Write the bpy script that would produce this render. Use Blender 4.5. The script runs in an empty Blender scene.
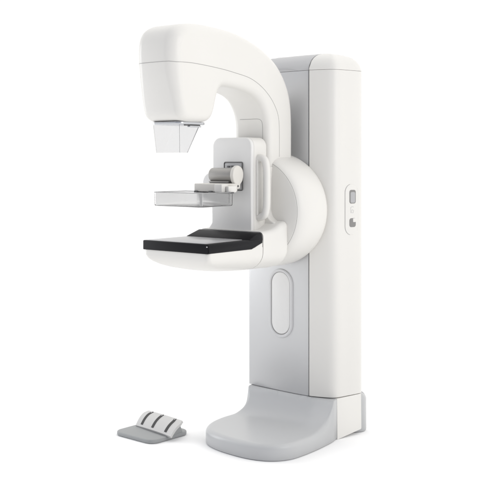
import bpy, bmesh, math, random
from mathutils import Vector, Matrix
from mathutils.bvhtree import BVHTree
C = bpy.context.scene.collection
S = bpy.context.scene
R = math.radians

# ------------------------------------------------------------------ camera
cd = bpy.data.cameras.new("camera"); cam = bpy.data.objects.new("camera", cd); C.objects.link(cam)
TH = R(39); R0, D0 = .443, 5.0
cam.location = (-R0*math.cos(TH)+D0*math.sin(TH), -R0*math.sin(TH)-D0*math.cos(TH), 1.394)
cam.rotation_euler = (R(90), 0, TH)
cd.sensor_width = 36; cd.lens = 72; cd.shift_y = -.18
cd.clip_end = 500; cd.clip_start = .1
S.camera = cam

# ------------------------------------------------------------------ world : a bright studio, darker to the front of the machine
w = bpy.data.worlds.new("World"); S.world = w; w.use_nodes = True
nt = w.node_tree; N = nt.nodes; L = nt.links; N.clear()
out = N.new("ShaderNodeOutputWorld"); bg = N.new("ShaderNodeBackground")
tc = N.new("ShaderNodeTexCoord")
def dotn(v):
    d = N.new("ShaderNodeVectorMath"); d.operation = 'DOT_PRODUCT'
    L.new(tc.outputs['Generated'], d.inputs[0]); d.inputs[1].default_value = v
    return d.outputs['Value']
def ramp(val, a, b, ca, cb):
    m = N.new("ShaderNodeMapRange"); m.interpolation_type = 'SMOOTHSTEP'
    m.inputs['From Min'].default_value = a; m.inputs['From Max'].default_value = b
    L.new(val, m.inputs['Value'])
    x = N.new("ShaderNodeMix"); x.data_type = 'RGBA'
    L.new(m.outputs['Result'], x.inputs[0]); x.inputs[6].default_value = (*ca, 1); x.inputs[7].default_value = (*cb, 1)
    return x.outputs[2]
def mul(a, b):
    x = N.new("ShaderNodeMix"); x.data_type = 'RGBA'; x.blend_type = 'MULTIPLY'; x.inputs[0].default_value = 1
    L.new(a, x.inputs[6]); L.new(b, x.inputs[7]); return x.outputs[2]
fr = Vector((.28, -1, 0)).normalized()
FRONT = ramp(dotn(fr), .0, .85, (1.06, 1.05, 1.03), (.34, .36, .42))
UP = ramp(dotn((0, 0, 1)), .15, .9, (1, 1, 1), (1.4, 1.4, 1.4))
L.new(mul(FRONT, UP), bg.inputs['Color']); bg.inputs['Strength'].default_value = 1.0
L.new(bg.outputs[0], out.inputs['Surface'])

# ------------------------------------------------------------------ lamps
def area(name, loc, target, size, power, col=(1, 1, 1)):
    l = bpy.data.lights.new(name, 'AREA'); l.shape = 'RECTANGLE'; l.size, l.size_y = size; l.energy = power; l.color = col
    o = bpy.data.objects.new(name, l); C.objects.link(o); o.location = loc
    o.rotation_euler = (Vector(target)-Vector(loc)).to_track_quat('-Z', 'Y').to_euler(); return o
area("key_softbox", (4.2, -.6, 2.6), (-.3, -.3, 1.2), (2.2, 2.6), 49, (1, .985, .965))
area("left_strip", (-4.5, -2.1, 1.45), (-.4, -.2, 1.0), (1.3, 2.7), 54, (.96, .98, 1))

S.view_settings.view_transform = 'Standard'; S.view_settings.look = 'None'
S.view_settings.exposure = .06; S.view_settings.gamma = 1
S.cycles.max_bounces = 14; S.cycles.transmission_bounces = 12; S.cycles.transparent_max_bounces = 12
S.cycles.use_denoising = True

# ------------------------------------------------------------------ materials
def mat(name, col, rough=.4, metal=0, spec=.5, var=.015, bump=0, bscale=400, coat=0, trans=0, ior=1.45):
    m = bpy.data.materials.new(name); m.use_nodes = True
    n = m.node_tree.nodes; l = m.node_tree.links; p = n['Principled BSDF']
    p.inputs['Roughness'].default_value = rough; p.inputs['Metallic'].default_value = metal
    p.inputs['Specular IOR Level'].default_value = spec; p.inputs['IOR'].default_value = ior
    p.inputs['Coat Weight'].default_value = coat; p.inputs['Coat Roughness'].default_value = .15
    p.inputs['Transmission Weight'].default_value = trans
    t = n.new('ShaderNodeTexCoord'); no = n.new('ShaderNodeTexNoise'); no.inputs['Scale'].default_value = 3.5
    no.inputs['Detail'].default_value = 3
    l.new(t.outputs['Object'], no.inputs['Vector'])
    x = n.new('ShaderNodeMix'); x.data_type = 'RGBA'
    x.inputs[6].default_value = (*[c*(1-var) for c in col], 1); x.inputs[7].default_value = (*[min(1, c*(1+var)) for c in col], 1)
    l.new(no.outputs['Fac'], x.inputs[0]); l.new(x.outputs[2], p.inputs['Base Color'])
    if bump:
        b = n.new('ShaderNodeBump'); b.inputs['Strength'].default_value = bump; b.inputs['Distance'].default_value = .0004
        n2 = n.new('ShaderNodeTexNoise'); n2.inputs['Scale'].default_value = bscale
        l.new(t.outputs['Object'], n2.inputs['Vector']); l.new(n2.outputs['Fac'], b.inputs['Height']); l.new(b.outputs['Normal'], p.inputs['Normal'])
    return m
M = {
 'white': mat('white_plastic', (.71, .697, .668), .38, bump=.12),
 'cool':  mat('white_shell', (.71, .705, .695), .42, bump=.12),
 'seam':  mat('seam_line', (.32, .315, .31), .8),
 'slit':  mat('dark_seal', (.05, .05, .05), .7),
 'panel': mat('silver_panel', (.55, .552, .558), .36, metal=.45, bump=.05),
 'grey':  mat('grey_base', (.475, .48, .485), .33, bump=.15),
 'cap':   mat('grey_cap', (.47, .47, .475), .45),
 'black': mat('black_frame', (.008, .008, .010), .38, spec=.16, bump=.15),
 'carbon': mat('detector_top', (.42, .42, .43), .28, metal=.15),
 'motor': mat('motor_grey', (.34, .33, .315), .38, metal=.35),
 'beige': mat('holder_beige', (.66, .64, .60), .45),
 'dark':  mat('dark_metal', (.13, .13, .13), .4, metal=.4),
 'chrome': mat('satin_steel', (.55, .56, .58), .25, metal=.9),
 'acryl': mat('clear_acrylic', (.82, .82, .82), .12, trans=1, ior=1.45, var=.0),
 'acryl2': mat('cone_acrylic', (.88, .882, .89), .16, trans=1, ior=1.18, var=.0),
 'rim': mat('frosted_rim', (.42, .42, .42), .35, trans=.35),
 'ringgrey': mat('ring_grey', (.58, .58, .585), .4),
 'screen': mat('screen_grey', (.23, .225, .22), .3),
 'tread': mat('pedal_tread', (.56, .555, .545), .6, bump=.5, bscale=300),
 'pgrey': mat('pedal_grey', (.31, .318, .32), .6, bump=.4),
 'floor': mat('white_floor', (.93, .93, .93), .9, spec=.1, var=.002),
}

# ------------------------------------------------------------------ helpers
def finish(bm, name, mats, parent=None, angle=38, label=None):
    bmesh.ops.recalc_face_normals(bm, faces=[f for f in bm.faces if f.material_index == 0])
    me = bpy.data.meshes.new(name); bm.to_mesh(me); bm.free()
    if not isinstance(mats, (list, tuple)): mats = [mats]
    for m in mats: me.materials.append(M[m])
    for p in me.polygons: p.use_smooth = len(p.vertices) < 14
    me.set_sharp_from_angle(angle=R(angle))
    o = bpy.data.objects.new(name, me); C.objects.link(o)
    if parent: o.parent = parent
    if label: o['label'] = label
    return o
def thing(name, label, cat, loc, rz=0):
    o = bpy.data.objects.new(name, None); C.objects.link(o); o.location = loc; o.rotation_euler = (0, 0, rz)
    o['label'] = label; o['category'] = cat; o.empty_display_size = .1; return o
def catmull(pts, n=8, closed=False):
    P = [Vector(p) for p in pts]; out = []; m = len(P)
    rng = range(m if closed else m-1)
    for i in rng:
        g = (lambda k: P[k % m]) if closed else (lambda k: P[max(0, min(m-1, k))])
        p0, p1, p2, p3 = g(i-1), g(i), g(i+1), g(i+2)
        for k in range(n):
            t = k/n
            out.append(.5*((2*p1)+(p2-p0)*t+(2*p0-5*p1+4*p2-p3)*t*t+(3*p1-p0-3*p2+p3)*t**3))
    if not closed: out.append(P[-1])
    return out
def rpoly(pts, n=8):
    """polygon with a radius per corner: (a, b, r)"""
    out = []; m = len(pts)
    for i in range(m):
        p = Vector(pts[i][:2]); r = pts[i][2] if len(pts[i]) > 2 else 0
        if r <= 0: out.append(p); continue
        a = Vector(pts[i-1][:2])-p; b = Vector(pts[(i+1) % m][:2])-p
        la, lb = a.length, b.length; a.normalize(); b.normalize()
        ang = a.angle(b); d = min(r/math.tan(ang/2), la*.49, lb*.49)
        A, B = p+a*d, p+b*d
        rr = d*math.tan(ang/2); cc = p+(a+b).normalized()*(rr/math.sin(ang/2))
        va, vb = A-cc, B-cc; tot = va.angle(vb)
        for k in range(n+1):
            t = k/n
            v = (va*math.sin((1-t)*tot)+vb*math.sin(t*tot))/math.sin(tot) if tot > 1e-4 else va
            out.append(cc+v)
    return out
def inset(P, d):
    """inward offset of a closed 2-D loop, vertex for vertex"""
    m = len(P); area2 = sum(P[i].x*P[(i+1) % m].y-P[(i+1) % m].x*P[i].y for i in range(m))
    s = 1 if area2 > 0 else -1; out = []
    for i in range(m):
        e1 = (P[i]-P[i-1]); e2 = (P[(i+1) % m]-P[i])
        if e1.length < 1e-9: e1 = e2
        if e2.length < 1e-9: e2 = e1
        n1 = Vector((-e1.y, e1.x)).normalized()*s; n2 = Vector((-e2.y, e2.x)).normalized()*s
        nn = (n1+n2)
        nn = nn.normalized() if nn.length > 1e-6 else n1
        k = max(.5, nn.dot(n1)); out.append(P[i]+nn*d/k)
    return out
def dedupe(P):
    out = [P[0]]
    for p in P[1:]:
        if (p-out[-1]).length > 1e-6: out.append(p)
    if (out[0]-out[-1]).length < 1e-6: out.pop()
    return out
def bridge(bm, loops, closed=True, cap0=True, cap1=True, mi=0):
    V = [[bm.verts.new(p) for p in l] for l in loops]; m = len(V[0])
    for a, b in zip(V, V[1:]):
        for i in range(m if closed else m-1):
            j = (i+1) % m
            f = bm.faces.new((a[i], a[j], b[j], b[i])); f.material_index = mi
    if cap0: bm.faces.new(V[0][::-1]).material_index = mi
    if cap1: bm.faces.new(V[-1]).material_index = mi
    return V
def sstep(a, b, x):
    t = max(0, min(1, (x-a)/(b-a))); return t*t*(3-2*t)
AX = {'x': lambda a, b, c: (c, a, b), 'y': lambda a, b, c: (a, c, b), 'z': lambda a, b, c: (a, b, c)}
def slab(P, c0, c1, r, axis='x', n=6, r2=None, bm=None, rf=None):
    """closed 2-D loop extruded along an axis with rounded rims; profile plane (a,b): x->(y,z) y->(x,z) z->(x,y)"""
    P = dedupe([Vector(p[:2]) for p in P]); f = AX[axis]; r2 = r if r2 is None else r2
    bm = bm or bmesh.new(); loops = []
    U = [q-p for q, p in zip(inset(P, 1e-3), P)]; U = [u*1e3 for u in U]; rf = rf or (lambda p: 1)
    for side in (0, 1):
        for k in (range(n+1) if side == 0 else range(n, -1, -1)):
            t = k/n*math.pi/2; l = []
            for p, u in zip(P, U):
                R_ = (r2 if side else r)*rf(p); q = p+u*(R_*(1-math.sin(t)))
                c = c1-R_*(1-math.cos(t)) if side else c0+R_*(1-math.cos(t))
                l.append(Vector(f(q.x, q.y, c)))
            loops.append(l)
    bridge(bm, loops); return bm
def box(x0, x1, y0, y1, z0, z1, r=.003, bm=None, rc=.004, axis='z'):
    if axis == 'z': return slab(rpoly([(x0, y0, rc), (x1, y0, rc), (x1, y1, rc), (x0, y1, rc)], 5), z0, z1, r, 'z', 4, bm=bm)
    if axis == 'y': return slab(rpoly([(x0, z0, rc), (x1, z0, rc), (x1, z1, rc), (x0, z1, rc)], 5), y0, y1, r, 'y', 4, bm=bm)
    return slab(rpoly([(y0, z0, rc), (y1, z0, rc), (y1, z1, rc), (y0, z1, rc)], 5), x0, x1, r, 'x', 4, bm=bm)
def tube(bm, pts, r, seg=12, caps=True, mi=0, closed=False):
    P = [Vector(p) for p in pts]; loops = []; m = len(P); up = None
    for i in range(m):
        if closed: t = (P[(i+1) % m]-P[i-1]).normalized()
        else: t = (P[min(i+1, m-1)]-P[max(i-1, 0)]).normalized()
        if up is None: up = t.orthogonal().normalized()
        up = (up-t*up.dot(t)).normalized(); s = t.cross(up)
        loops.append([P[i]+(up*math.cos(a)+s*math.sin(a))*r for a in [2*math.pi*k/seg for k in range(seg)]])
    if closed: loops.append(loops[0]); caps = False
    bridge(bm, loops, True, caps, caps, mi)
def seam(bm, pts, r=.0011, closed=False):
    """thin dark joint line that follows the surface already in bm (second material)"""
    bvh = BVHTree.FromBMesh(bm); P = [Vector(p) for p in pts]
    if closed: P.append(P[0])
    Q = []
    for a, b in zip(P, P[1:]):
        k = max(1, int((b-a).length/.01))
        for i in range(k): Q.append(a.lerp(b, i/k))
    if not closed: Q.append(P[-1])
    Q = [bvh.find_nearest(q)[0]-bvh.find_nearest(q)[1]*0 for q in Q]
    tube(bm, Q, r, 6, True, 1, closed)
def lathe(prof, cx, cz, seg=96):
    """profile of (radius, y) turned about the y axis through (cx, cz)"""
    bm = bmesh.new(); loops = []
    for rr, y in prof:
        rr = max(rr, 1e-4)
        loops.append([Vector((cx+rr*math.cos(2*math.pi*k/seg), y, cz+rr*math.sin(2*math.pi*k/seg))) for k in range(seg)])
    bridge(bm, loops); return bm
CX = -.31

# ------------------------------------------------------------------ floor
bm = bmesh.new(); bridge(bm, [[(-60, -60, 0), (60, -60, 0), (60, 60, 0), (-60, 60, 0)]], cap0=False)
fl = finish(bm, 'floor', 'floor'); fl['kind'] = 'structure'

T = thing('mammography_machine', 'tall white breast x-ray machine with curved arm, black-edged tray and grey floor base', 'x-ray machine', (CX, .1, 0))
def part(bm, name, mats, parent=None, **k):
    par = parent or T
    o = finish(bm, name, mats, None, **k); o.parent = par
    off = Vector((0, 0, 0)); p = par
    while p is not None: off += p.location; p = p.parent
    o.matrix_parent_inverse = Matrix.Identity(4); o.location = -off
    return o

# ------------------------------------------------------------------ column
PX0, PX1 = -.553, -.142
def bulge(x): return .028*max(0, (PX1-x)/(PX1-PX0))**2
core = rpoly([(-.553, -.032, .010)]+[(PX0+(PX1-PX0)*i/24, -.06+bulge(PX0+(PX1-PX0)*i/24)) for i in range(1, 24)]+[(-.142, -.06, .004), (-.142, .20), (-.55, .20, .05), (-.570, .10, .1)], 8)
cover = catmull([(-.132, -.066), (-.10, -.058), (-.06, -.046), (-.03, -.034), (-.010, -.018), (.002, .006), (.0125, .05), (.0235, .095), (.0305, .13), (.0315, .153), (.024, .174), (.004, .190), (-.03, .198), (-.06, .20)], 5)
cover = [Vector((-.135, .20))]+[Vector((-.136, -.062))]+cover
cover = dedupe(cover)
whole = dedupe([Vector((-.553, -.036)), Vector((-.135, -.064))]+cover[2:]+[Vector((-.55, .20)), Vector((-.566, .1))])
def dist_out(p):
    best = 9
    for i in range(len(whole)):
        a, b = whole[i], whole[(i+1) % len(whole)]; e = b-a
        t = max(0, min(1, (p-a).dot(e)/e.length_squared)); best = min(best, (p-a-e*t).length)
    return best
DOME = [(0, 1.848), (.003, 1.860), (.010, 1.877), (.025, 1.898), (.05, 1.917), (.08, 1.930), (.12, 1.939), (.3, 1.944)]
def domez(p):
    d = dist_out(p)
    for (a, za), (b, zb) in zip(DOME, DOME[1:]):
        if d <= b: return za+(zb-za)*(d-a)/(b-a)
    return DOME[-1][1]
def column_cap(P, name, m):
    bm = bmesh.new(); P = dedupe([Vector(p) for p in P]); Q = []
    for i in range(len(P)):
        a, b = P[i], P[(i+1) % len(P)]; k = max(1, int((b-a).length/.02))
        for j in range(k): Q.append(a.lerp(b, j/k))
    cen = sum(Q, Vector((0, 0)))/len(Q)
    loops = [[(*p, 1.8475) for p in Q]]
    for s in [0, .01, .025, .05, .08, .12, .18, .26, .36, .5, .65, .8, .95]:
        l = []
        for p in Q:
            q = p.lerp(cen, s); l.append((q.x, q.y, domez(q)+.0004))
        loops.append(l)
    bridge(bm, loops); return part(bm, name, m, angle=50)
part(slab(core, .2045, 1.846, .001, 'z', 2), 'front_panel', 'panel', angle=60)
column_cap(core, 'column_cap', 'cap')
sc = part(slab(cover, .207, 1.8463, .0015, 'z', 2), 'side_cover', 'white', angle=45)
column_cap(cover, 'cover_cap', 'white')
part(box(-.1425, -.1352, -.057, .19, .2, 1.847, .0005, rc=.0005), 'joint_strip', 'slit')

# capsule recess on the front panel (a shallow frame and an inset door)
def capsule(cx, cz, hw, hh, n=12): return rpoly([(cx-hw, cz-hh, hw*.999), (cx+hw, cz-hh, hw*.999), (cx+hw, cz+hh, hw*.999), (cx-hw, cz+hh, hw*.999)], n)
def ring(outer, inner, y0, y1, lip, axis='y'):
    bm = bmesh.new(); f = AX[axis]; o = [Vector(p) for p in outer]; i = [Vector(p) for p in inner]
    L_ = []
    for P, c in [(o, y1), (o, y0+lip), (inset(o, lip*.4), y0+lip*.3), (inset(o, lip), y0), (inset(i, -lip), y0), (inset(i, -lip*.4), y0+lip*.3), (i, y0+lip), (i, y1)]:
        L_.append([Vector(f(p.x, p.y, c)) for p in P])
    bridge(bm, L_, True, False, False)
    V = None
    return bm
cap_o = capsule(-.3205, .655, .080, .178); cap_i = capsule(-.3215, .6555, .063, .162)
def bend(o):
    for v in o.data.vertices: v.co.y += bulge(v.co.x)
    return o
fr_ = bend(part(ring(cap_o, cap_i, -.0665, -.0595, .004), 'recess_frame', 'ringgrey'))
bend(part(slab(capsule(-.3215, .6555, .066, .165), -.0612, -.05, .0005, 'y', 2), 'recess_shadow_gap', 'seam'))
bend(part(slab(capsule(-.3205, .657, .0605, .159), -.0640, -.052, .003, 'y', 4), 'recess_door', 'cool'))

# control panel on the side cover
A = Vector((.003, .010)); B = Vector((.0315, .138)); tdir = (B-A).normalized(); nrm = Vector((tdir.y, -tdir.x))
def side_pt(t, z, o): p = A+tdir*t+nrm*o; return (p.x, p.y, z)
bvhc = BVHTree.FromObject(sc, bpy.context.evaluated_depsgraph_get())
def side_slab(P, o0, o1, r):
    P = dedupe([Vector(p) for p in P]); bm = bmesh.new(); loops = []
    for k in range(5):
        a = k/4*math.pi/2; loops.append([side_pt(p.x, p.y, o1-r*(1-math.sin(a))) for p in (inset(P, r*(1-math.cos(a))) )][::1])
    loops = loops[::-1]; loops = [[side_pt(p.x, p.y, o0) for p in P]]+[[side_pt(q.x, q.y, o1-r*(1-math.cos(a))) for q in inset(P, r*(1-math.sin(a)))] for a in [math.pi/2*(1-k/4) for k in range(5)]]
    bridge(bm, loops); return bm
tc0 = .077
cp = part(side_slab(capsule(tc0, 1.144, .0445, .128), -.01, .0035, .002), 'control_panel', 'white')
part(side_slab(capsule(tc0, 1.144, .0462, .1297), -.01, .0012, .0005), 'panel_gasket', 'seam', cp)
def win(z0, z1, w0, w1, nm):
    part(side_slab(rpoly([(w0, z0, .012), (w1, z0, .012), (w1, z1, .012), (w0, z1, .012)], 5), -.005, .0042, .0005), nm, 'screen', cp)
win(1.174, 1.243, tc0-.017, tc0+.028, 'display_window'); win(1.055, 1.100, tc0-.017, tc0+.028, 'button_window')
part(side_slab(rpoly([(tc0-.009, 1.178, .008), (tc0+.023, 1.178, .008), (tc0+.023, 1.232, .008), (tc0-.009, 1.232, .008)], 5), -.005, .0046, .0003), 'display_glass', 'carbon', cp)
part(side_slab(rpoly([(tc0+.008, 1.080, .003), (tc0+.027, 1.080, .003), (tc0+.027, 1.099, .003), (tc0+.008, 1.099, .003)], 4), -.005, .0055, .0006), 'push_button', 'white', cp)
sb = bmesh.new()
tube(sb, [side_pt(tc0-.008, z, .0036) for z in (1.126, 1.136, 1.146)]+[side_pt(tc0+t, z, .0036) for t, z in ((-.006, 1.156), (.004, 1.159), (.012, 1.156))], .0009, 6)
tube(sb, [side_pt(tc0+t, z, .0036) for t, z in ((-.002, 1.127), (.010, 1.127), (.012, 1.140), (.002, 1.143), (-.002, 1.135), (-.002, 1.127))], .0009, 6)
part(sb, 'panel_symbol', 'cap', cp)

# ------------------------------------------------------------------ floor base
front = catmull([(.000, -.012), (.018, -.08), (.030, -.17), (.036, -.25), (.038, -.34), (.030, -.43), (-.005, -.495), (-.06, -.535), (-.14, -.555), (-.24, -.553), (-.34, -.538), (-.43, -.503), (-.490, -.445), (-.527, -.37), (-.543, -.29), (-.545, -.22), (-.538, -.15), (-.519, -.095), (-.537, -.045), (-.548, .02), (-.562, .10), (-.555, .2), (-.48, .245), (-.31, .25), (-.1, .248), (.0, .24), (.018, .226), (.029, .200), (.026, .174), (.012, .150), (-.006, .12), (-.006, .05)], 6, True)
outl = dedupe([Vector(p) for p in front]); cen = Vector((-.27, -.16))
def baseh(p):
    y = p.y; h = .078
    # concave sweep up to the column foot, tighter in the middle, long along the right flank
    reach = .16+.10*sstep(-.12, .02, p.x)
    t = max(0, min(1, (y+.061+reach)/reach))
    h += .124*(t**3.2 if t < 1 else 1)
    return h
bm = bmesh.new(); loops = []
rr = .024
def rim(p):
    k = sstep(.13, .18, p.y); return .042*k+(1-k)*rim0(p)
def rim0(p): return .003+(rr-.003)*(1-sstep(.10, .19, baseh(p)))
U0 = None
ht = lambda p: baseh(p)
o2 = []
for i in range(len(outl)):
    a, b = outl[i], outl[(i+1) % len(outl)]; k = max(1, int((b-a).length/.012))
    for j in range(k): o2.append(a.lerp(b, j/k))
outl = o2
def wall_r(p): return rr
loops.append([(p.x, p.y, 0.001) for p in inset(outl, .006)])
loops.append([(p.x, p.y, .006) for p in outl])
U0 = [(q-p)*1e3 for q, p in zip(inset(outl, 1e-3), outl)]
for k in range(0, 9):
    a = k/8*math.pi/2; l = []
    for p, u in zip(outl, U0):
        r_ = rim(p); q = p+u*(r_*(1-math.cos(a))+.003*k/8)
        l.append((q.x, q.y, baseh(q)*(k/8)+baseh(p)*(1-k/8)-r_*(1-math.sin(a))))
    loops.append(l)
I = [p+u*(rim(p)+.003) for p, u in zip(outl, U0)]
for s in [i/45 for i in range(1, 45)]:
    l = []
    for p in I:
        q = p.lerp(cen, s); l.append((q.x, q.y, baseh(q)))
    loops.append(l)
bridge(bm, loops)
part(bm, 'floor_base', 'grey', angle=60)
# white lower flank panel
lp = [(.001, -.016), (.0330, .150), (.029, .160), (-.1, .160), (-.1, -.016)]
bm = bmesh.new()
lowz = {0: .0, 1: .024, 2: .028, 3: .028, 4: .0}
off = .003
def widen(p): return Vector(p)
loop_b = [Vector((p[0]+(off if i < 3 else 0), p[1], lowz[i])) for i, p in enumerate(lp)]
loop_t = [Vector((p[0]+(off*.2 if i < 3 else 0), p[1], .2035)) for i, p in enumerate(lp)]
bridge(bm, [loop_b, loop_t]); part(bm, 'lower_side_panel', 'white')

# ------------------------------------------------------------------ hub
bm = lathe([(.02, -.05), (.25, -.05), (.278, -.053), (.292, -.062), (.299, -.080), (.302, -.11), (.3025, -.15), (.302, -.19), (.300, -.22), (.2965, -.243), (.291, -.260), (.284, -.273), (.277, -.281), (.272, -.2845), (.2705, -.2835), (.269, -.2865), (.25, -.291), (.2, -.296), (.1, -.299), (.01, -.300)], CX, 1.144)
seam(bm, [(CX+.2705*math.cos(a), -.284, 1.144+.2705*math.sin(a)) for a in [2*math.pi*k/90 for k in range(90)]], .0011, True)
for v in bm.verts: v.co.z = 1.144+(v.co.z-1.144)*.95
for v in bm.verts: v.co.x -= .008
part(bm, 'pivot_hub', ['white', 'seam'], angle=50)

# ------------------------------------------------------------------ gantry arm
prof = catmull([(-.984, 1.82), (-.986, 1.88), (-.979, 1.93), (-.957, 1.968), (-.915, 1.992), (-.86, 2.004), (-.78, 2.010), (-.68, 2.006), (-.57, 1.995), (-.48, 1.977), (-.39, 1.950), (-.31, 1.915), (-.235, 1.868), (-.175, 1.805), (-.135, 1.735), (-.114, 1.655), (-.108, 1.56), (-.108, 1.45), (-.108, 1.30)], 6)
prof += [Vector((-.108, 1.06)), Vector((-.315, 1.06))]
prof += catmull([(-.315, 1.45), (-.316, 1.545), (-.322, 1.59), (-.340, 1.635), (-.375, 1.678), (-.425, 1.706), (-.50, 1.724), (-.58, 1.732), (-.632, 1.733), (-.655, 1.727), (-.672, 1.708), (-.685, 1.680), (-.697, 1.642), (-.708, 1.612), (-.722, 1.588), (-.745, 1.571), (-.78, 1.565), (-.84, 1.564), (-.89, 1.567), (-.918, 1.578), (-.936, 1.600), (-.948, 1.640), (-.962, 1.70), (-.975, 1.76), (-.984, 1.82)], 6)
prof = dedupe(prof)
def cut_strips(bm, lo, hi, step):
    y = lo
    while y < hi:
        bmesh.ops.bisect_plane(bm, geom=bm.verts[:]+bm.edges[:]+bm.faces[:], plane_co=(0, y, 0), plane_no=(0, 1, 0)); y += step
def nose(p): return 1+.45*sstep(-.50, -.85, p.x)*sstep(1.62, 1.82, p.y)
bm = slab(prof, -.422, -.198, .036, 'x', 12, rf=nose)
cut_strips(bm, -.94, -.50, .0201)
for v in bm.verts:
    k = sstep(-.60, -.92, v.co.y)
    v.co.y += k*(.010*((v.co.x-CX)/.112)**2-.022)
    v.co.x += .010*k*(v.co.x-CX)/.112
sp = catmull([(-.975, 1.823), (-.88, 1.825), (-.746, 1.819), (-.641, 1.811), (-.569, 1.802), (-.48, 1.789), (-.419, 1.771), (-.357, 1.741), (-.301, 1.700), (-.261, 1.655), (-.237, 1.608), (-.229, 1.542), (-.229, 1.41)], 6)
pts = [(-.45, -.95, 1.825), (-.436, -1.0, 1.825), (-.31, -1.02, 1.825), (-.21, -1.01, 1.825)]+[(-.19, p.x, p.y) for p in sp]
seam(bm, pts, .0011)
seam(bm, [(p.x, -.318, p.y) for p in catmull([(-.372, 1.597), (-.31, 1.597), (-.262, 1.597), (-.242, 1.590), (-.235, 1.570), (-.235, 1.50), (-.235, 1.38)], 5)], .0011)
arm = part(bm, 'gantry_arm', ['white', 'seam'], angle=50)

# rear arm block joining tray and hub (cross-sections along y)
BOWL = [(.979, 0), (.955, .001), (.94, .006), (.925, .017), (.910, .036), (.899, .060), (.890, .10), (.886, .150), (.885, .185)]
def section(y, zt, e=0, rc=.026, sh=0):
    P = []; hw = .2+.012*sstep(-.45, -.32, y)-e
    for z, d in BOWL[::-1]: P.append((CX+hw-d, z+e*(1.0-z)/.115-.020*sstep(-.88, -.45, y)*(.979-z)/.094))
    for k in range(7):
        a = k/6*math.pi/2; P.append((CX+hw-rc*(1-math.cos(a)), zt-rc*(1-math.sin(a))))
    P2 = [(2*CX-x, z) for x, z in P[::-1]]
    return [Vector((x, y, z+sh)) for x, z in P+P2]
bm = bmesh.new(); ys = []
for y, zt, e in catmull([(-.468, 1.056, 0), (-.44, 1.058, 0), (-.40, 1.062, 0), (-.37, 1.072, 0), (-.34, 1.088, 0), (-.31, 1.097, 0), (-.300, 1.098, .001), (-.288, 1.096, .006), (-.280, 1.090, .014), (-.275, 1.07, .032)], 3): ys.append((y, zt, e))
bridge(bm, [section(y, zt, e) for y, zt, e in ys])
part(bm, 'tray_support', 'white', angle=50)
# neck with concave shoulders in front of the hub
half = [(-.195, 1.36), (-.195, 1.17), (-.193, 1.145), (-.184, 1.120), (-.166, 1.103), (-.146, 1.093)]
hc = catmull(half, 5)+[Vector((-.125, 1.06)), Vector((-.125, .95))]
P = [Vector((p.x, p.y)) for p in hc]+[Vector((2*CX-p.x, p.y)) for p in hc[::-1]]
part(slab(P, -.343, -.25, .007, 'y', 5), 'support_neck', 'white', angle=50)

# ------------------------------------------------------------------ detector tray
bm = bmesh.new(); loops = []
def tray_loop(z, d):
    x0, x1, y0, y1 = CX-.2+d, CX+.2-d, -.86+d*1.25, -.472
    rc = min(.02+d*.8, .2-d-.01)
    P = rpoly([(x0, y0, rc), (x1, y0, rc), (x1, y1), (x0, y1)], 8); Q = []
    for i in range(len(P)):
        a, b = P[i], P[(i+1) % len(P)]; k = 14 if i in (8, 17, 18, 19) else 1
        for m in range(k): Q.append(a.lerp(b, m/k))
    return [Vector((p.x, p.y, z-.020*sstep(-.88, -.45, p.y)*max(0, .979-z)/.094)) for p in Q]
for z, d in [(.985, .001)]+BOWL[:-2]+[(.887, .135)]: loops.append(tray_loop(z, d))
bridge(bm, loops)
tray = part(bm, 'detector_tray', 'white', angle=50)
fp = rpoly([(-.864, .9785, .003), (-.864, 1.022, .005), (-.476, 1.022), (-.476, 1.004), (-.556, .9785)], 4)
part(slab(fp, CX-.203, CX+.203, .006, 'x', 4), 'tray_frame', 'black', tray)
part(slab([(-.560, .974), (-.4735, .974), (-.4735, 1.015), (-.480, 1.008)], CX-.1995, CX+.1995, .003, 'x', 3), 'tray_rear_wedge', 'white', tray)
bm = bmesh.new()
def rect(x0, x1, y0, y1, z, r=.008): return [Vector((p.x, p.y, z)) for p in rpoly([(x0, y0, r), (x1, y0, r), (x1, y1, r), (x0, y1, r)], 4)]
bridge(bm, [rect(-.512, -.108, -.572, -.472, 1.018), rect(-.511, -.109, -.568, -.472, 1.024), rect(-.494, -.112, -.515, -.472, 1.048, .01), rect(-.488, -.118, -.507, -.473, 1.053, .01)])
part(bm, 'rear_bumper', 'black', tray)
part(slab(rpoly([(-.497, -.853, .01), (-.135, -.853, .01), (-.150, -.575, .004), (-.497, -.575, .004)], 5), 1.018, 1.0236, .001, 'z', 2), 'detector_surface', 'carbon', tray)
part(slab([(p.x, p.y) for p in capsule(-.112, 1.0, .0001, .0001)] if False else rpoly([(-.117, 1.008, .002), (-.111, 1.008, .002), (-.111, 1.013, .002), (-.117, 1.013, .002)], 4), -.866, -.862, .0005, 'y', 2), 'centre_mark', 'cap', tray)

# ------------------------------------------------------------------ compression unit
cu = rpoly([(-.198, 1.03), (-.198, 1.503, .045), (-.443, 1.503, .045), (-.443, 1.345, .02), (-.510, 1.312, .05), (-.510, 1.195, .03), (-.449, 1.180, .012), (-.449, 1.085, .02), (-.478, 1.05, .0), (-.478, 1.03)], 8)
bm = slab(cu, -.429, -.330, .006, 'y', 4, r2=.006)
unit = part(bm, 'compression_unit', 'white', angle=45)
part(slab(cu, -.450, -.4305, .007, 'y', 4, r2=.001), 'unit_front_plate', 'cool', unit, angle=45)
bm = bmesh.new()
tube(bm, catmull([(-.203, -.398, 1.398), (-.183, -.395, 1.404), (-.160, -.395, 1.393), (-.151, -.395, 1.365), (-.148, -.395, 1.32), (-.148, -.395, 1.20), (-.151, -.395, 1.160), (-.160, -.395, 1.132), (-.183, -.395, 1.120), (-.203, -.395, 1.120)], 6), .0185, 18)
part(bm, 'handle', 'white', unit)
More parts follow.
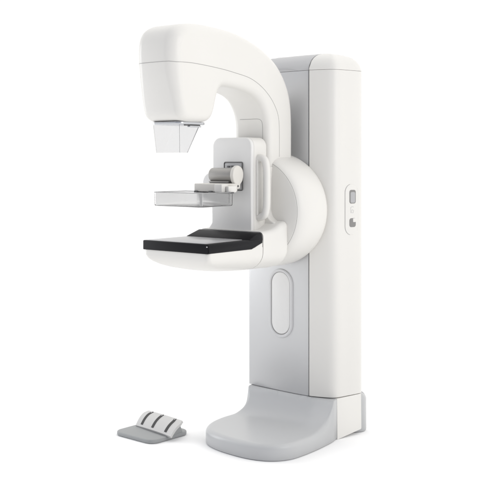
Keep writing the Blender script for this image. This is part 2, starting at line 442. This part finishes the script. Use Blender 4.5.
part(box(-.2, -.188, -.415, -.350, 1.128, 1.395, .004, rc=.004), 'handle_backing', 'white', unit)
# bracket window on the front plate
bm = bmesh.new()
tube(bm, [(p.x, -.4515, p.y) for p in rpoly([(-.366, 1.248, .008), (-.250, 1.248, .008), (-.250, 1.383, .008), (-.366, 1.383, .008)], 4)], .0028, 8, closed=True)
part(bm, 'bracket_rim', 'dark', unit)
part(box(-.360, -.256, -.4535, -.449, 1.254, 1.378, .001, axis='y'), 'bracket_plate', 'cap', unit)
bm = bmesh.new()
for x, z, h in ((-.345, 1.366, .008), (-.322, 1.367, .006), (-.292, 1.366, .007)):
    box(x, x+.016, -.458, -.452, z-h, z, .001, bm=bm, axis='y', rc=.002)
part(bm, 'bracket_bolts', 'dark', unit)
# motor and its end cap
ym, zm = -.512, 1.322
circ = lambda y, z, r, n=40: [Vector((y+r*math.cos(2*math.pi*k/n), z+r*math.sin(2*math.pi*k/n))) for k in range(n)]
part(slab(circ(ym, zm, .0345), -.388, -.240, .004, 'x', 4), 'motor_drum', 'motor', unit)
egg = catmull([(ym+.040, zm+.004), (ym+.030, zm+.032), (ym, zm+.046), (ym-.030, zm+.033), (ym-.041, zm+.003), (ym-.034, zm-.028), (ym-.022, zm-.044), (ym-.018, zm-.062), (ym+.012, zm-.064), (ym+.018, zm-.044), (ym+.033, zm-.026)], 5, True)
ec = part(slab(egg, -.246, -.226, .006, 'x', 4), 'motor_end_cap', 'beige', unit)
part(slab(circ(ym-.004, zm-.052, .005, 16), -.228, -.223, .001, 'x', 2), 'cap_screw', 'dark', ec)
part(box(-.384, -.268, -.542, -.452, 1.268, 1.290, .003), 'motor_mount', 'dark', unit)
part(box(-.388, -.262, -.543, -.455, 1.2865, 1.2930, .002), 'drum_shadow_strip', 'motor', unit)  # thin grey strip put in for the shadow line under the drum
# paddle holder
hold = part(box(-.396, -.222, -.640, -.520, 1.2455, 1.283, .005, rc=.008), 'paddle_holder', 'beige', unit)
bm = bmesh.new()
box(-.262, -.216, -.646, -.600, 1.244, 1.281, .004, bm=bm)
box(-.214, -.196, -.620, -.560, 1.242, 1.272, .004, bm=bm)
part(bm, 'holder_latch', 'white', hold)
for x in (-.392, -.300):
    part(box(x, x+.022, -.6455, -.630, 1.240, 1.249, .001), 'clip', 'dark', hold)

# clear compression paddle : thin walled open tray
def thin_tray(bm, x0, x1, y0, y1, z0, z1, th, r, flare=.001):
    def lp(d, z, f=0): return [Vector((p.x, p.y, z)) for p in rpoly([(x0+d-f, y0+d-f, r), (x1-d+f, y0+d-f, r), (x1-d+f, y1-d, r*.5), (x0+d-f, y1-d, r*.5)], 6)]
    bridge(bm, [lp(.006, z0), lp(.0015, z0+.002), lp(0, z0+.006), lp(0, z1, flare), lp(th, z1, flare), lp(th, z0+.007), lp(th+.002, z0+th+.001), lp(.007+th, z0+th)])
bm = bmesh.new(); thin_tray(bm, -.474, -.176, -.832, -.612, 1.181, 1.243, .0032, .012)
pad = part(bm, 'compression_paddle', 'acryl', angle=40)
part(box(-.40, -.172, -.622, -.606, 1.2385, 1.2455, .001), 'paddle_rail', 'dark', pad)
bm = bmesh.new()
a_, b_ = rpoly([(-.4755, -.8335, .012), (-.1745, -.8335, .012), (-.1745, -.612, .006), (-.4755, -.612, .006)], 6), rpoly([(-.470, -.828, .009), (-.180, -.828, .009), (-.180, -.618, .004), (-.470, -.618, .004)], 6)
V = bridge(bm, [[(*p, 1.2435) for p in a_], [(*p, 1.2465) for p in a_], [(*p, 1.2465) for p in b_], [(*p, 1.2435) for p in b_], [(*p, 1.2435) for p in a_]], True, False, False)
bmesh.ops.remove_doubles(bm, verts=bm.verts, dist=1e-6)
part(bm, 'paddle_rim', 'rim', pad)
bm = bmesh.new()
box(-.40, -.205, -.607, -.602, 1.186, 1.236, .001, bm=bm, axis='y')
part(bm, 'paddle_back_plate', 'acryl', pad)

# ------------------------------------------------------------------ collimator
col = part(slab(rpoly([(-.402, -.928, .03), (-.218, -.928, .03), (-.218, -.745, .03), (-.402, -.745, .03)], 8), 1.553, 1.5655, .003, 'z', 3), 'collimator_plate', 'chrome')
part(box(-.236, -.222, -.885, -.785, 1.5475, 1.5545, .002), 'slide_rail', 'dark', col)
part(box(-.232, -.212, -.865, -.79, 1.541, 1.5475, .002), 'slide_catch', 'chrome', col)
def cone(z, d=0):
    t = (1.553-z)/(1.553-1.427)
    x0, x1 = CX-.090+.006*t, CX+.085-.006*t; y0, y1 = -.902+.008*t, -.765-.075*t
    return [Vector((p.x, p.y, z)) for p in rpoly([(x0+d, y0+d, .004), (x1-d, y0+d, .004), (x1-d, y1-d, .004), (x0+d, y1-d, .004)], 4)]
bm = bmesh.new()
def corner(z, d):
    t = (1.553-z)/(1.553-1.427)
    x0, x1 = CX-.099+.013*t+d, CX+.066-.006*t-d; y0, y1 = -.902+.008*t+d, -.765-.075*t-d
    return [Vector((x0, y0, z)), Vector((x1, y0, z)), Vector((x1, y1, z)), Vector((x0, y1, z))]
T0, T1, B0, B1 = corner(1.5525, 0), corner(1.5525, .0035), corner(1.427, 0), corner(1.427, .0035)
for i in range(4):
    j = (i+1) % 4; g = .004
    q = lambda Lp, t: Lp[i].lerp(Lp[j], t)
    bridge(bm, [[q(B0, g), q(B0, 1-g), q(B1, 1-g), q(B1, g)], [q(T0, g), q(T0, 1-g), q(T1, 1-g), q(T1, g)]])
cn = part(bm, 'collimator_cone', 'acryl2', col, angle=30)
bm = bmesh.new()
tube(bm, [T0[1], B0[1]], .0010, 8)
part(bm, 'cone_edge', 'rim', cn)

# ------------------------------------------------------------------ foot pedal
F = thing('foot_pedal', 'small grey foot pedal with tilted white plate and three dark slots, on the floor', 'foot pedal', (-.79, -.52, 0))
PEDAL_SHIFT = Vector((.024, -.004, 0))
bm = slab(rpoly([(-.955, -.655, .05), (-.668, -.665, .05), (-.655, -.40, .05), (-.945, -.39, .05)], 10), .001, .021, .006, 'z', 4)
part(bm, 'base_plate', 'pgrey', F)
# tilted tread : curved plate rising to the back
def tread_pt(u, v, o=0):
    u = .5+(u-.5)*(1-.09*sstep(.65, 1, v)**2)
    a = Vector((-.927, -.522, .026)); b = Vector((-.632, -.572, .030)); c = Vector((-.943, -.425, .083)); d = Vector((-.640, -.466, .082))
    p = (a*(1-u)+b*u)*(1-v)+(c*(1-u)+d*u)*v
    n = (b-a).cross(c-a).normalized()
    bow = .010*math.sin(math.pi*v)+.004*math.sin(math.pi*u)
    return p+n*(bow+o)
def tread_slab(u0, u1, v0, v1, o0, o1, nu=14, nv=10):
    bm = bmesh.new(); G = {}
    for s, o in ((0, o0), (1, o1)):
        for i in range(nu+1):
            for j in range(nv+1): G[s, i, j] = bm.verts.new(tread_pt(u0+(u1-u0)*i/nu, v0+(v1-v0)*j/nv, o))
    for i in range(nu):
        for j in range(nv):
            bm.faces.new((G[1, i, j], G[1, i+1, j], G[1, i+1, j+1], G[1, i, j+1])); bm.faces.new((G[0, i, j], G[0, i, j+1], G[0, i+1, j+1], G[0, i+1, j]))
    for i in range(nu):
        for j in (0, nv): bm.faces.new((G[0, i, j], G[0, i+1, j], G[1, i+1, j], G[1, i, j]))
    for j in range(nv):
        for i in (0, nu): bm.faces.new((G[0, i, j], G[0, i, j+1], G[1, i, j+1], G[1, i, j]))
    return bm
tr = part(tread_slab(0, 1, 0, 1, -.012, 0), 'tread_plate', 'tread', F, angle=50)
for u in (.13, .44, .80):
    gs = part(tread_slab(u, u+.056, .10, .97, -.002, .0022, 2, 10), 'grip_slot', 'slit', tr, angle=50)
    bm = bmesh.new(); cc = tread_pt(u+.028, .91, .002); nn = (tread_pt(u+.028, .91, .01)-cc).normalized()
    tube(bm, [cc-nn*.002, cc+nn*.0015], .0042, 14); part(bm, 'slot_rivet', 'tread', gs)
bm = bmesh.new()
bridge(bm, [[(-.93, -.50, .02), (-.66, -.53, .02), (-.665, -.45, .02), (-.93, -.415, .02)], [(-.93, -.47, .040), (-.66, -.51, .040), (-.67, -.468, .070), (-.935, -.432, .070)]])
part(bm, 'pedal_block', 'pgrey', F)

F.location += PEDAL_SHIFT
